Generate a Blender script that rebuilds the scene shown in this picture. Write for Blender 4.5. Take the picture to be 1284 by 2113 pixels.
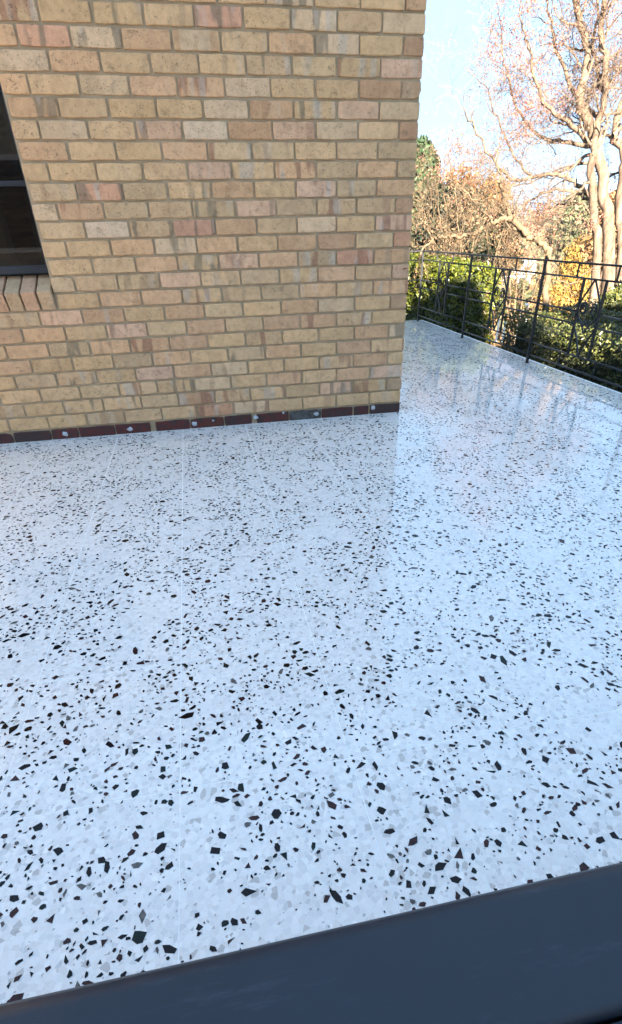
import bpy, bmesh, math, random
import numpy as np
from mathutils import Vector, Matrix, Quaternion, noise
R_ = math.radians
for o in list(bpy.data.objects): bpy.data.objects.remove(o)
SC = bpy.context.scene
COL = SC.collection
# ---------------------------------------------------------------- camera
CAMR = ((0.9801228151860752, -0.19728052942264776, -0.02096806768499422),
        (-0.1255938047711657, -0.5351859707961084, -0.8353455409985319),
        (0.15357559491932632, 0.8213746826958738, -0.5493251926422347))
CAMP = Vector((-1.3736, -3.74, 1.1245))
F, CX, CY, PW, PH = 1102.7, 646.35, 1198.8, 1284.0, 2113.0
cam = bpy.data.cameras.new('camera')
cam.sensor_fit = 'VERTICAL'; cam.sensor_height = 24.0; cam.sensor_width = 24.0
cam.lens = F * 24.0 / PH
cam.shift_y = (CY - PH / 2) / PH; cam.shift_x = -(CX - PW / 2) / PH
cam.clip_start = 0.02; cam.clip_end = 3000
co = bpy.data.objects.new('camera', cam); COL.objects.link(co)
r0, r1, r2 = [Vector(r) for r in CAMR]
M = Matrix((( r0.x, -r1.x, -r2.x, CAMP.x), (r0.y, -r1.y, -r2.y, CAMP.y), (r0.z, -r1.z, -r2.z, CAMP.z), (0, 0, 0, 1)))
co.matrix_world = M
SC.camera = co
# ---------------------------------------------------------------- light
HAZE = .0009
SUN_EL = R_(18); SUN_DIR = Vector((-0.2, -0.98, 0)).normalized()      # horizontal direction towards the sun
w = bpy.data.worlds.new('World'); SC.world = w; w.use_nodes = True
nt = w.node_tree; bg = nt.nodes['Background']
sky = nt.nodes.new('ShaderNodeTexSky'); sky.sky_type = 'NISHITA'; sky.sun_disc = False
sky.sun_elevation = SUN_EL; sky.sun_rotation = math.atan2(SUN_DIR.x, SUN_DIR.y)
sky.air_density = 1.0; sky.dust_density = 1.2; sky.ozone_density = 1.0
# sky colours squeezed by a curve so they don't blow out: c * k / (c + k) per channel
KS = (0.325, 0.54, 0.82)
va = nt.nodes.new('ShaderNodeVectorMath'); va.operation = 'ADD'; va.inputs[1].default_value = KS
vm = nt.nodes.new('ShaderNodeVectorMath'); vm.operation = 'MULTIPLY'; vm.inputs[1].default_value = KS
vd = nt.nodes.new('ShaderNodeVectorMath'); vd.operation = 'DIVIDE'
v3 = nt.nodes.new('ShaderNodeVectorMath'); v3.operation = 'SCALE'; v3.inputs['Scale'].default_value = 2.2
nt.links.new(sky.outputs[0], v3.inputs[0]); nt.links.new(v3.outputs[0], va.inputs[0]); nt.links.new(v3.outputs[0], vm.inputs[0])
nt.links.new(vm.outputs[0], vd.inputs[0]); nt.links.new(va.outputs[0], vd.inputs[1])
nt.links.new(vd.outputs[0], bg.inputs[0]); bg.inputs[1].default_value = 0.15
sl = bpy.data.lights.new('sun', 'SUN'); sl.energy = 3.5; sl.angle = R_(0.5); sl.color = (1, 0.9, 0.76)
so = bpy.data.objects.new('sun', sl); COL.objects.link(so)
sv = Vector((SUN_DIR.x * math.cos(SUN_EL), SUN_DIR.y * math.cos(SUN_EL), math.sin(SUN_EL)))
so.rotation_euler = sv.to_track_quat('Z', 'Y').to_euler()
SC.view_settings.view_transform = 'Standard'; SC.view_settings.look = 'None'
SC.view_settings.exposure = 3.95; SC.view_settings.gamma = 1
SC.view_settings.use_curve_mapping = False

def W(u, v, dist):
    """point seen at photo pixel (u, v) standing at this horizontal distance"""
    a, b = (u - CX) / F, (v - CY) / F
    d = r0 * a + r1 * b + r2
    h = math.hypot(d.x, d.y)
    return CAMP + d * (dist / h)

# ---------------------------------------------------------------- helpers
def link(name, me, mat=None, parent=None):
    o = bpy.data.objects.new(name, me); COL.objects.link(o)
    if mat is not None and me is not None and not me.materials: me.materials.append(mat)
    if parent is not None: o.parent = parent
    return o
def tag(o, label=None, cat=None, group=None, kind=None):
    for k, v in (('label', label), ('category', cat), ('group', group), ('kind', kind)):
        if v: o[k] = v
    return o
def thing(name, label, cat, loc=(0, 0, 0), group=None):
    o = bpy.data.objects.new(name, None); COL.objects.link(o); o.location = loc; o.empty_display_size = .2
    return tag(o, label, cat, group)
def np_mesh(name, V, Fc, smooth=False):
    """V (n,3), Fc (m,k) all faces of the same size"""
    V = np.asarray(V, dtype=np.float32); Fc = np.asarray(Fc, dtype=np.int32)
    me = bpy.data.meshes.new(name); k = Fc.shape[1]
    me.vertices.add(len(V)); me.vertices.foreach_set('co', V.ravel())
    me.loops.add(Fc.size); me.loops.foreach_set('vertex_index', Fc.ravel())
    me.polygons.add(len(Fc)); me.polygons.foreach_set('loop_start', np.arange(0, Fc.size, k, dtype=np.int32))
    me.polygons.foreach_set('use_smooth', np.full(len(Fc), smooth))
    me.update(calc_edges=True); me.validate()
    return me
class MB:
    def __init__(s): s.v = []; s.f = []
    def box(s, x0, x1, y0, y1, z0, z1, m=None):
        n = len(s.v)
        for x, y, z in ((x0, y0, z0), (x1, y0, z0), (x1, y1, z0), (x0, y1, z0), (x0, y0, z1), (x1, y0, z1), (x1, y1, z1), (x0, y1, z1)):
            p = Vector((x, y, z)); s.v.append(tuple(m @ p if m else p))
        s.f += [tuple(n + i for i in q) for q in ((0, 3, 2, 1), (4, 5, 6, 7), (0, 1, 5, 4), (1, 2, 6, 5), (2, 3, 7, 6), (3, 0, 4, 7))]
        return s
    def tube(s, pts, r, n=8, closed=False, sq=False):
        pts = [Vector(p) for p in pts]; b = len(s.v); N = len(pts)
        rs = r if isinstance(r, (list, tuple)) else [r] * N
        t0 = (pts[1] - pts[0]).normalized(); up = Vector((0, 0, 1)) if abs(t0.z) < .9 else Vector((0, 1, 0))
        a = t0.cross(up).normalized()
        for i, p in enumerate(pts):
            if closed: t = (pts[(i + 1) % N] - pts[i - 1]).normalized()
            else: t = (pts[min(i + 1, N - 1)] - pts[max(i - 1, 0)]).normalized()
            a = (a - t * a.dot(t)).normalized(); c = t.cross(a)
            for j in range(n):
                g = 2 * math.pi * (j + .5) / n
                s.v.append(tuple(p + (a * math.cos(g) + c * math.sin(g)) * rs[i]))
        for i in range(N if closed else N - 1):
            k = (i + 1) % N
            for j in range(n):
                s.f.append((b + i * n + j, b + i * n + (j + 1) % n, b + k * n + (j + 1) % n, b + k * n + j))
        if not closed:
            s.f.append(tuple(b + j for j in range(n))[::-1]); s.f.append(tuple(b + (N - 1) * n + j for j in range(n)))
        return s
    def mesh(s, name, smooth=False, bevel=0):
        me = bpy.data.meshes.new(name); me.from_pydata(s.v, [], s.f)
        if bevel:
            bm = bmesh.new(); bm.from_mesh(me)
            bmesh.ops.bevel(bm, geom=list(bm.edges), offset=bevel, segments=2, affect='EDGES', profile=.6)
            bm.to_mesh(me); bm.free()
        if smooth:
            for p in me.polygons: p.use_smooth = True
        me.update(); return me
    def build(s, name, mat, parent=None, smooth=False, bevel=0): return link(name, s.mesh(name, smooth, bevel), mat, parent)

# ---------------------------------------------------------------- materials
class Mat:
    def __init__(s, name, rough=.8, color=None, spec=.5):
        s.m = bpy.data.materials.new(name); s.m.use_nodes = True; s.t = s.m.node_tree
        s.b = s.t.nodes['Principled BSDF']; s.b.inputs['Roughness'].default_value = rough
        s.b.inputs['Specular IOR Level'].default_value = spec
        if color: s.b.inputs['Base Color'].default_value = (*color, 1)
    def n(s, typ, **kw):
        nd = s.t.nodes.new(typ)
        for k, v in kw.items():
            if k.startswith('i_'): nd.inputs[k[2:].replace('_', ' ')].default_value = v
            else: setattr(nd, k, v)
        return nd
    def l(s, a, b): s.t.links.new(a, b)
    def coord(s, which='Object'): return s.n('ShaderNodeTexCoord').outputs[which]
    def noise(s, scale, detail=3, rough=.5, vec=None, dist=0.0):
        nd = s.n('ShaderNodeTexNoise'); nd.inputs['Scale'].default_value = scale; nd.inputs['Detail'].default_value = detail
        nd.inputs['Roughness'].default_value = rough; nd.inputs['Distortion'].default_value = dist
        if vec is not None: s.l(vec, nd.inputs['Vector'])
        return nd.outputs['Fac']
    def ramp(s, fac, stops, interp='LINEAR'):
        nd = s.n('ShaderNodeValToRGB'); cr = nd.color_ramp; cr.interpolation = interp
        while len(cr.elements) < len(stops): cr.elements.new(.5)
        for e, (p, c) in zip(cr.elements, stops):
            e.position = p; e.color = (*c, 1) if isinstance(c, (tuple, list)) else (c, c, c, 1)
        s.l(fac, nd.inputs[0]); return nd.outputs[0]
    def mix(s, fac, a, b, mode='MIX'):
        nd = s.n('ShaderNodeMix', data_type='RGBA', blend_type=mode)
        for v, i in ((fac, 0), (a, 6), (b, 7)):
            if hasattr(v, 'links') or hasattr(v, 'is_linked'): s.l(v, nd.inputs[i])
            else: nd.inputs[i].default_value = (*v, 1) if isinstance(v, tuple) else v
        return nd.outputs[2]
    def math(s, op, a, b=None):
        nd = s.n('ShaderNodeMath', operation=op)
        for v, i in ((a, 0), (b, 1)):
            if v is None: continue
            if hasattr(v, 'is_linked'): s.l(v, nd.inputs[i])
            else: nd.inputs[i].default_value = v
        return nd.outputs[0]
    def bump(s, h, strength=.3, dist=.01, prev=None):
        nd = s.n('ShaderNodeBump'); nd.inputs['Strength'].default_value = strength; nd.inputs['Distance'].default_value = dist
        s.l(h, nd.inputs['Height'])
        if prev is not None: s.l(prev, nd.inputs['Normal'])
        s.l(nd.outputs[0], s.b.inputs['Normal']); return nd.outputs[0]
    def col(s, c): s.l(c, s.b.inputs['Base Color']); return s

def brick_material():
    m = Mat('brick_clay', .9, spec=.25)
    oi = m.n('ShaderNodeObjectInfo'); tc = m.coord()
    # each brick reads another part of the noise
    off = m.n('ShaderNodeVectorMath', operation='MULTIPLY_ADD')
    cmb = m.n('ShaderNodeCombineXYZ')
    for i, k in enumerate((37.0, 91.0, 53.0)): m.l(m.math('MULTIPLY', oi.outputs['Random'], k), cmb.inputs[i])
    off.inputs[1].default_value = (1, 1, 1); m.l(tc, off.inputs[0]); m.l(cmb.outputs[0], off.inputs[2])
    v = off.outputs[0]
    sep = m.n('ShaderNodeMapping'); sep.inputs['Scale'].default_value = (1, 1, .16); m.l(v, sep.inputs[0]); vs = sep.outputs[0]
    c = oi.outputs['Color']
    # vertical kiss-mark bands, darker / redder or paler
    band = m.noise(17, 1.5, .5, vs)
    bs = m.ramp(band, [(.56, 0), (.63, 1)])
    bandamt = m.math('MULTIPLY', bs, oi.outputs['Alpha'])
    c = m.mix(m.math('MULTIPLY', bandamt, .75), c, m.mix(m.ramp(oi.outputs['Random'], [(.45, 0), (.55, 1)]), (.30, .135, .085), (.175, .145, .10)))
    bp = m.math('MULTIPLY', m.ramp(m.noise(14, 1, .5, vs), [(.60, 0), (.68, 1)]), m.math('MULTIPLY', oi.outputs['Alpha'], .6))
    c = m.mix(bp, c, (.52, .44, .36))
    # soft mottling
    c = m.mix(.55, c, m.ramp(m.noise(34, 6, .68, v), [(.25, (.62, .58, .54)), (.5, (1, 1, 1)), (.78, (1.22, 1.22, 1.2))]), 'MULTIPLY')
    c = m.mix(.4, c, m.ramp(m.noise(9, 3, .6, v), [(.3, (.72, .68, .64)), (.6, (1.1, 1.1, 1.08))]), 'MULTIPLY')
    # fine sand and dark pits, drag marks
    c = m.mix(.45, c, m.ramp(m.noise(420, 3, .7, v), [(.3, .72), (.7, 1.2)]), 'MULTIPLY')
    pit = m.n('ShaderNodeTexVoronoi'); pit.inputs['Scale'].default_value = 75; pit.inputs['Randomness'].default_value = 1; m.l(v, pit.inputs['Vector'])
    pm = m.ramp(pit.outputs['Distance'], [(.10, 1), (.2, 0)])
    sel = m.ramp(pit.outputs['Color'], [(.50, 0), (.55, 1)])
    pits = m.math('MULTIPLY', pm, sel)
    c = m.mix(m.math('MULTIPLY', pits, .7), c, (.13, .095, .065))
    crk = m.n('ShaderNodeMapping'); crk.inputs['Scale'].default_value = (22, 22, 60); m.l(v, crk.inputs[0])
    cr = m.noise(1, 4, .7, crk.outputs[0], 1.2)
    crm = m.ramp(m.math('ABSOLUTE', m.math('SUBTRACT', cr, .5)), [(.0, 1), (.016, 0)])
    crs = m.math('MULTIPLY', crm, m.ramp(m.noise(30, 2, .5, v), [(.55, 0), (.68, 1)]))
    c = m.mix(m.math('MULTIPLY', crs, .55), c, (.16, .12, .08))
    m.col(c)
    h = m.math('SUBTRACT', m.math('ADD', m.noise(260, 5, .7, v), m.math('MULTIPLY', m.noise(40, 3, .6, v), 1.6)), m.math('ADD', m.math('MULTIPLY', pits, 1.6), crs))
    m.bump(h, .8, .003)
    return m.m
M_brick = brick_material()

def mortar_material():
    m = Mat('mortar', .95, spec=.15); v = m.coord()
    c = m.ramp(m.noise(6, 5, .7, v), [(.3, (.34, .25, .155)), (.55, (.43, .325, .21)), (.75, (.50, .395, .27))])
    c = m.mix(.6, c, m.ramp(m.noise(300, 4, .7, v), [(.3, .7), (.7, 1.25)]), 'MULTIPLY')
    m.col(c); m.bump(m.noise(180, 5, .7, v), .7, .004); return m.m
M_mortar = mortar_material()

def base_brick_material():
    m = Mat('red_base_brick', .62, spec=.35); oi = m.n('ShaderNodeObjectInfo'); g = m.n('ShaderNodeNewGeometry'); v = g.outputs['Position']
    c = m.mix(m.ramp(m.noise(22, 5, .7, v), [(.42, 0), (.62, 1)]), oi.outputs['Color'], (.045, .028, .025))
    c = m.mix(m.ramp(m.noise(70, 5, .75, v), [(.66, 0), (.72, 1)]), c, (.40, .36, .34))
    m.col(c); m.bump(m.noise(150, 4, .7, v), .5, .003); return m.m
M_base = base_brick_material()

def plain(name, color, rough=.6, var=.25, scale=20, bump=.2, metal=0, spec=.5):
    m = Mat(name, rough, spec=spec); v = m.coord()
    c0 = tuple(x * (1 - var) for x in color); c1 = tuple(x * (1 + var) for x in color)
    m.col(m.ramp(m.noise(scale, 5, .65, v), [(.3, c0), (.7, c1)])); m.b.inputs['Metallic'].default_value = metal
    if bump: m.bump(m.noise(scale * 5, 4, .6, v), bump, .003)
    return m.m
M_iron = plain('painted_iron', (.0045, .005, .007), .45, .35, 60, .25)
M_dab = plain('white_filler', (.50, .51, .54), .8, .12, 80, .4)
M_navy = plain('navy_window_paint', (.009, .015, .028), .30, .2, 12, .05)
M_dark = plain('dark_shutter_paint', (.002, .0028, .005), .55, .2, 12, .05)
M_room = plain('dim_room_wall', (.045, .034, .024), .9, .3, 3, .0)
M_conc = plain('concrete', (.30, .29, .27), .9, .2, 8, .4)
M_paving = plain('pale_paving', (.55, .49, .40), .9, .12, 5, .3)  # kept pale so unseen paving bounces sunlight onto the wall
M_render = plain('cream_render', (.42, .36, .28), .9, .12, 5, .3)
M_roof = plain('terracotta_roof', (.20, .085, .055), .8, .3, 4, .3)
M_whitewall = plain('white_wall', (.75, .74, .72), .7, .06, 2, .0)
M_glassdark = plain('far_window_glass', (.03, .035, .045), .2, .1, 2, 0)

def glass():
    m = Mat('window_glass', .02); t = m.t
    m.b.inputs['Base Color'].default_value = (.03, .03, .03, 1)
    gl = m.n('ShaderNodeBsdfGlossy'); gl.inputs['Roughness'].default_value = .01
    tr = m.n('ShaderNodeBsdfTransparent'); tr.inputs[0].default_value = (.62, .64, .66, 1)
    fr = m.n('ShaderNodeFresnel'); fr.inputs[0].default_value = 1.5
    mx = m.n('ShaderNodeMixShader'); m.l(fr.outputs[0], mx.inputs[0]); m.l(tr.outputs[0], mx.inputs[1]); m.l(gl.outputs[0], mx.inputs[2])
    m.l(mx.outputs[0], t.nodes['Material Output'].inputs['Surface']); return m.m
M_glass = glass()

def terrazzo():
    m = Mat('polished_terrazzo', .10, spec=.5)
    g = m.n('ShaderNodeNewGeometry'); oi = m.n('ShaderNodeObjectInfo'); v = g.outputs['Position']
    def vor(scale, feat='F1'):
        nd = m.n('ShaderNodeTexVoronoi'); nd.feature = feat; nd.inputs['Scale'].default_value = scale; m.l(wv, nd.inputs['Vector']); return nd
    add = m.n('ShaderNodeVectorMath', operation='ADD'); nz = m.n('ShaderNodeTexNoise'); nz.inputs['Scale'].default_value = 60; m.l(v, nz.inputs['Vector'])
    sc = m.n('ShaderNodeVectorMath', operation='SCALE'); sc.inputs['Scale'].default_value = .006; m.l(nz.outputs['Color'], sc.inputs[0])
    m.l(v, add.inputs[0]); m.l(sc.outputs[0], add.inputs[1]); wv = add.outputs[0]
    a = vor(80); ae = vor(80, 'DISTANCE_TO_EDGE'); b = vor(210)
    chip = m.ramp(a.outputs['Color'], [(.0, (.46, .45, .45)), (.22, (.66, .65, .64)), (.5, (.82, .81, .79)), (.75, (.70, .67, .645)), (1, (.95, .935, .91))], 'LINEAR')
    edge = m.ramp(ae.outputs['Distance'], [(.02, 1), (.09, 0)])
    matrix = m.ramp(m.noise(500, 3, .7, v), [(.35, (.70, .69, .67)), (.7, (.88, .86, .83))])
    c = m.mix(m.math('MULTIPLY', edge, .8), chip, matrix)
    # small grey and beige grains
    gr = m.ramp(b.outputs['Color'], [(.09, 1), (.11, 0)])
    c = m.mix(m.math('MULTIPLY', gr, .75), c, (.33, .31, .30))
    gb = m.math('MULTIPLY', m.ramp(a.outputs['Color'], [(.14, 1), (.16, 0)]), .5)
    c = m.mix(gb, c, (.46, .42, .38))
    c = m.mix(.35, c, m.ramp(m.noise(1.6, 4, .6, v), [(.3, .88), (.7, 1.06)]), 'MULTIPLY')
    m.col(c)
    # polish: a little duller smears, barely wavy surface
    m.l(m.ramp(m.noise(3.2, 5, .7, v), [(.35, .04), (.7, .13)]), m.b.inputs['Roughness'])
    m.bump(m.noise(7, 2, .5, v), .03, .006)
    return m.m
M_terr = terrazzo()
def chip_mat(name, col):
    m = Mat(name, .12, spec=.22); g = m.n('ShaderNodeNewGeometry'); v = g.outputs['Position']
    c = m.ramp(m.noise(90, 4, .6, v), [(.3, tuple(x * .6 for x in col)), (.7, tuple(min(1, x * 1.9) for x in col))])
    c = m.mix(m.ramp(m.n('ShaderNodeNewGeometry').outputs['Random Per Island'], [(.0, 0), (1, 1)]), c, (.010, .006, .006)) if 'dark' in name else c
    m.col(c); m.l(m.ramp(m.noise(3.2, 5, .7, v), [(.35, .04), (.7, .13)]), m.b.inputs['Roughness']); return m.m
M_chips = [chip_mat('black_chip_dark', (.004, .004, .0055)), chip_mat('brown_chip', (.030, .012, .011)), chip_mat('green_chip', (.0065, .011, .0095)), chip_mat('grey_chip', (.09, .085, .08))]
M_grout = plain('white_grout', (.88, .88, .87), .45, .06, 90, .1)

def cap_mat():
    m = Mat('blue_grey_cap_paint', .40, spec=.4); v = m.coord()
    mp = m.n('ShaderNodeMapping'); mp.inputs['Scale'].default_value = (5, 26, 26); m.l(v, mp.inputs[0])
    c = m.ramp(m.noise(1.6, 6, .65, v), [(.3, (.0095, .0145, .024)), (.7, (.0145, .021, .033))])
    sm = m.math('MULTIPLY', m.ramp(m.noise(1.3, 6, .75, mp.outputs[0]), [(.56, 0), (.8, 1)]), .32)
    c = m.mix(sm, c, (.10, .12, .165))
    m.col(c); m.l(m.ramp(m.noise(9, 5, .7, v), [(.3, .33), (.7, .55)]), m.b.inputs['Roughness'])
    m.bump(m.noise(70, 4, .6, v), .12, .003); return m.m
M_cap = cap_mat()

def leaf_mat(name, c0, c1, c2, rough=.5, trans=.35, spec=.5):
    m = Mat(name, rough, spec=spec); g = m.n('ShaderNodeNewGeometry')
    c = m.ramp(g.outputs['Random Per Island'], [(.0, c0), (.5, c1), (1, c2)])
    m.col(c)
    tl = m.n('ShaderNodeBsdfTranslucent'); m.l(c, tl.inputs[0])
    mx = m.n('ShaderNodeMixShader'); mx.inputs[0].default_value = trans
    m.l(m.b.outputs[0], mx.inputs[1]); m.l(tl.outputs[0], mx.inputs[2]); m.l(mx.outputs[0], m.t.nodes['Material Output'].inputs['Surface'])
    return m.m
L_laurel = leaf_mat('laurel_leaf', (.025, .04, .006), (.08, .10, .010), (.18, .175, .018), .38, .35)
L_box = leaf_mat('small_hedge_leaf', (.022, .034, .009), (.06, .07, .016), (.15, .145, .04), .42, .3)
L_dark = leaf_mat('evergreen_leaf', (.006, .012, .005), (.012, .020, .007), (.025, .034, .010), .6, .15)
L_green = leaf_mat('green_tree_leaf', (.015, .035, .012), (.03, .06, .02), (.055, .09, .03), .6, .3)
L_pink = leaf_mat('pink_seed_head', (.30, .10, .08), (.36, .16, .12), (.40, .21, .12), .8, .4)
L_orange = leaf_mat('orange_autumn_leaf', (.20, .065, .012), (.28, .11, .02), (.24, .14, .04), .7, .4)
L_yellow = leaf_mat('yellow_autumn_leaf', (.26, .145, .022), (.32, .19, .035), (.22, .14, .045), .7, .4)
L_olive = leaf_mat('olive_wood_leaf', (.06, .08, .03), (.10, .10, .045), (.16, .13, .06), .8, .3)
L_rust = leaf_mat('rust_wood_leaf', (.16, .08, .035), (.22, .12, .05), (.25, .16, .07), .8, .3)
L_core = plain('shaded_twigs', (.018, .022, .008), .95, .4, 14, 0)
L_tan = leaf_mat('tan_dry_leaf', (.11, .06, .03), (.15, .09, .045), (.18, .12, .065), .8, .3)

def bark(name, c0, c1, scale=9):
    m = Mat(name, .9, spec=.2); v = m.coord()
    mp = m.n('ShaderNodeMapping'); mp.inputs['Scale'].default_value = (1, 1, .3); m.l(v, mp.inputs[0])
    m.col(m.ramp(m.noise(scale, 6, .7, mp.outputs[0]), [(.35, c0), (.65, c1)])); m.bump(m.noise(scale * 3, 5, .7, mp.outputs[0]), .6, .02); return m.m
B_cream = bark('cream_bark', (.05, .032, .022), (.175, .125, .085))
B_tan = bark('tan_bark', (.05, .034, .02), (.16, .115, .07))
B_dark = bark('dark_bark', (.05, .035, .025), (.14, .10, .07))
def grass_mat():
    m = Mat('lawn', .9, spec=.2); g = m.n('ShaderNodeNewGeometry'); v = g.outputs['Position']
    c = m.ramp(m.noise(.35, 5, .7, v), [(.3, (.05, .075, .02)), (.5, (.10, .11, .035)), (.62, (.22, .13, .06)), (.8, (.30, .17, .08))])
    m.col(m.mix(.6, c, m.ramp(m.noise(9, 6, .75, v), [(.3, .6), (.7, 1.35)]), 'MULTIPLY')); m.bump(m.noise(20, 5, .7, v), .6, .05); return m.m
M_ground = grass_mat()

# ================================================================ SETTING: terrace floor
rng = random.Random(7)
TX0, TX1, TY0, TY1 = -3.70, 1.815, -3.50, 4.326
terr = link('terrace_floor', MB().box(TX0, TX1, TY0, TY1, -.20, -.0004).mesh('terrace_slab'), M_grout); terr['kind'] = 'structure'
PX, PY = .425, .467; JX, JY = -.704, -2.884
xs = sorted({TX0, TX1} | {JX + PX * i for i in range(-20, 20) if TX0 + .05 < JX + PX * i < TX1 - .05 and not (-.0 > 1)})
ys = sorted({TY0, TY1} | {JY + PY * i for i in range(-20, 30) if TY0 + .02 < JY + PY * i < TY1 - .05})
g_ = .0012
for i in range(len(xs) - 1):
    for j in range(len(ys) - 1):
        x0, x1, y0, y1 = xs[i], xs[i + 1], ys[j], ys[j + 1]
        if y0 > .02 and x1 < -.02: continue                     # inside the house
        ax = g_ if i else 0; bx = g_ if i < len(xs) - 2 else 0
        w_, h_ = x1 - x0 - ax - bx, y1 - y0 - 2 * g_
        me = MB().box(-w_ / 2, w_ / 2, -h_ / 2, h_ / 2, -.0003, 0).mesh('tile', bevel=.00012)
        t = link('tile', me, M_terr, terr); t.location = ((x0 + ax + x1 - bx) / 2, (y0 + y1) / 2, 0)

# terrazzo chips: thin polished stones let into the surface (0.4 mm proud so they never share a plane)
def chip_poly(r, rg):
    n = rg.choice((3, 4, 4, 5, 5, 6)); a0 = rg.uniform(0, 6.28); el = rg.uniform(1.0, 2.2)
    pts = []
    for k in range(n):
        a = a0 + 6.2832 * (k + rg.uniform(-.28, .28)) / n; q = r * rg.uniform(.68, 1.15)
        pts.append((q * math.cos(a) * math.sqrt(el), q * math.sin(a) / math.sqrt(el)))
    t = rg.uniform(0, 6.28); c, s = math.cos(t), math.sin(t)
    return [(x * c - y * s, x * s + y * c) for x, y in pts]
chips = []
crg = random.Random(11)
grid = {}
def chip_free(x, y, r):
    k = (int(x * 40), int(y * 40))
    for a in (-1, 0, 1):
        for b in (-1, 0, 1):
            for (X, Y, Q) in grid.get((k[0] + a, k[1] + b), ()):
                if (X - x) ** 2 + (Y - y) ** 2 < ((Q + r) * .95) ** 2: return False
    grid.setdefault(k, []).append((x, y, r)); return True
area = (TX1 - TX0) * (TY1 - TY0)
for _ in range(int(3900 * area)):
    x, y = crg.uniform(TX0 + .01, TX1 - .012), crg.uniform(TY0 + .01, TY1 - .012)
    if y > -.02 and x < .02: continue
    if crg.random() > .52 + 1.3 * noise.noise(Vector((x * 5, y * 5, 3))) + 1.2 * noise.noise(Vector((x * 15, y * 15, 8))): continue
    q = crg.random()
    r = crg.uniform(.002, .004) if q < .36 else crg.uniform(.004, .0070) if q < .76 else crg.uniform(.007, .0108) if q < .97 else crg.uniform(.0108, .0145)
    fx, fy = (x - JX) % PX, (y - JY) % PY
    if min(fx, PX - fx) < .003 + r * .5 or min(fy, PY - fy) < .003 + r * .5: continue
    r *= 1.17
    if not chip_free(x, y, r): continue
    kind = crg.choices((0, 1, 2, 3), (5, 3.2, 1.8, .9))[0]
    chips.append((x, y, r, kind))
chips.sort(key=lambda c: -c[2] / (math.hypot(c[0] - CAMP.x, c[1] - CAMP.y) + .4) if (c[0] > -1.95) else 0)
for (x, y, r, kind) in chips[:280]:
    P = chip_poly(r, crg); n = len(P)
    me = bpy.data.meshes.new('chip')
    me.from_pydata([(a, b, .0004) for a, b in P] + [(a, b, -.002) for a, b in P], [], [tuple(range(n))] + [(k, k + n, (k + 1) % n + n, (k + 1) % n) for k in range(n)])
    bmx = bmesh.new(); bmx.from_mesh(me); bmesh.ops.recalc_face_normals(bmx, faces=bmx.faces); bmx.to_mesh(me); bmx.free()
    link('stone_chip', me, M_chips[kind], terr).location = (x, y, .0003)
V, T_, MI = [], [], []
for (x, y, r, kind) in chips[280:]:
    P = chip_poly(r, crg); b = len(V)
    if sum(P[i][0] * P[(i + 1) % len(P)][1] - P[(i + 1) % len(P)][0] * P[i][1] for i in range(len(P))) < 0: P.reverse()
    V += [(x + a, y + c, .0007) for a, c in P]; T_.append(tuple(range(b, b + len(P)))); MI.append(kind)
me = bpy.data.meshes.new('stone_chips'); me.from_pydata(V, [], T_)
for m_ in M_chips: me.materials.append(m_)
me.polygons.foreach_set('material_index', MI); me.update()
o = link('stone_chips', me, None, terr); o['kind'] = 'stuff'
# pale strip of bare screed along the outer edge of the slab
E_ = MB().box(TX1, TX1 + .035, TY0, TY1 + .035, -.20, -.004).box(-.0, TX1, TY1, TY1 + .035, -.20, -.004)
E_.build('terrace_edge_strip', M_grout, terr, bevel=.004)

# ================================================================ HOUSE with the brick wall
house = thing('brick_house', 'cream brick house corner with a red brick base course and a dark framed window', 'house', (0, 0, 0))
Z0, CP, BL, BH = .073, .0863, .2325, .0780
WX, WZ0 = -2.165, Z0 + 8 * CP - .005      # window: right jamb, underside of the brick sill
WZ1 = Z0 + 24 * CP                          # window head, above the picture
WL, WTOP = -3.9, 2.76
mb = MB()
mb.box(WX, 0 - .006, .0095, .24, -.18, WTOP)                    # right of the window
mb.box(WL, WX, .0095, .24, -.18, WZ0)                           # under the window
mb.box(WL, WX, .0095, .24, WZ1, WTOP)                           # over the window
mb.box(-.24, -.006, .24, 4.6, -1.1, WTOP)                       # side wall
mb.box(WL, -.006, 4.36, 4.6, -1.1, WTOP)
mb.box(-9.5, WL, .0095, .24, -.18, WTOP)
wall = mb.build('wall', M_mortar, house)
PAL = {'Y': (.560, .385, .215), 'y': (.525, .365, .205), 'O': (.560, .350, .205), 'P': (.575, .375, .265), 'W': (.600, .450, .295),
       'w': (.64, .51, .37), 'B': (.40, .235, .140), 'G': (.500, .365, .215), 'R': (.52, .275, .185), 'D': (.35, .24, .155)}
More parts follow.
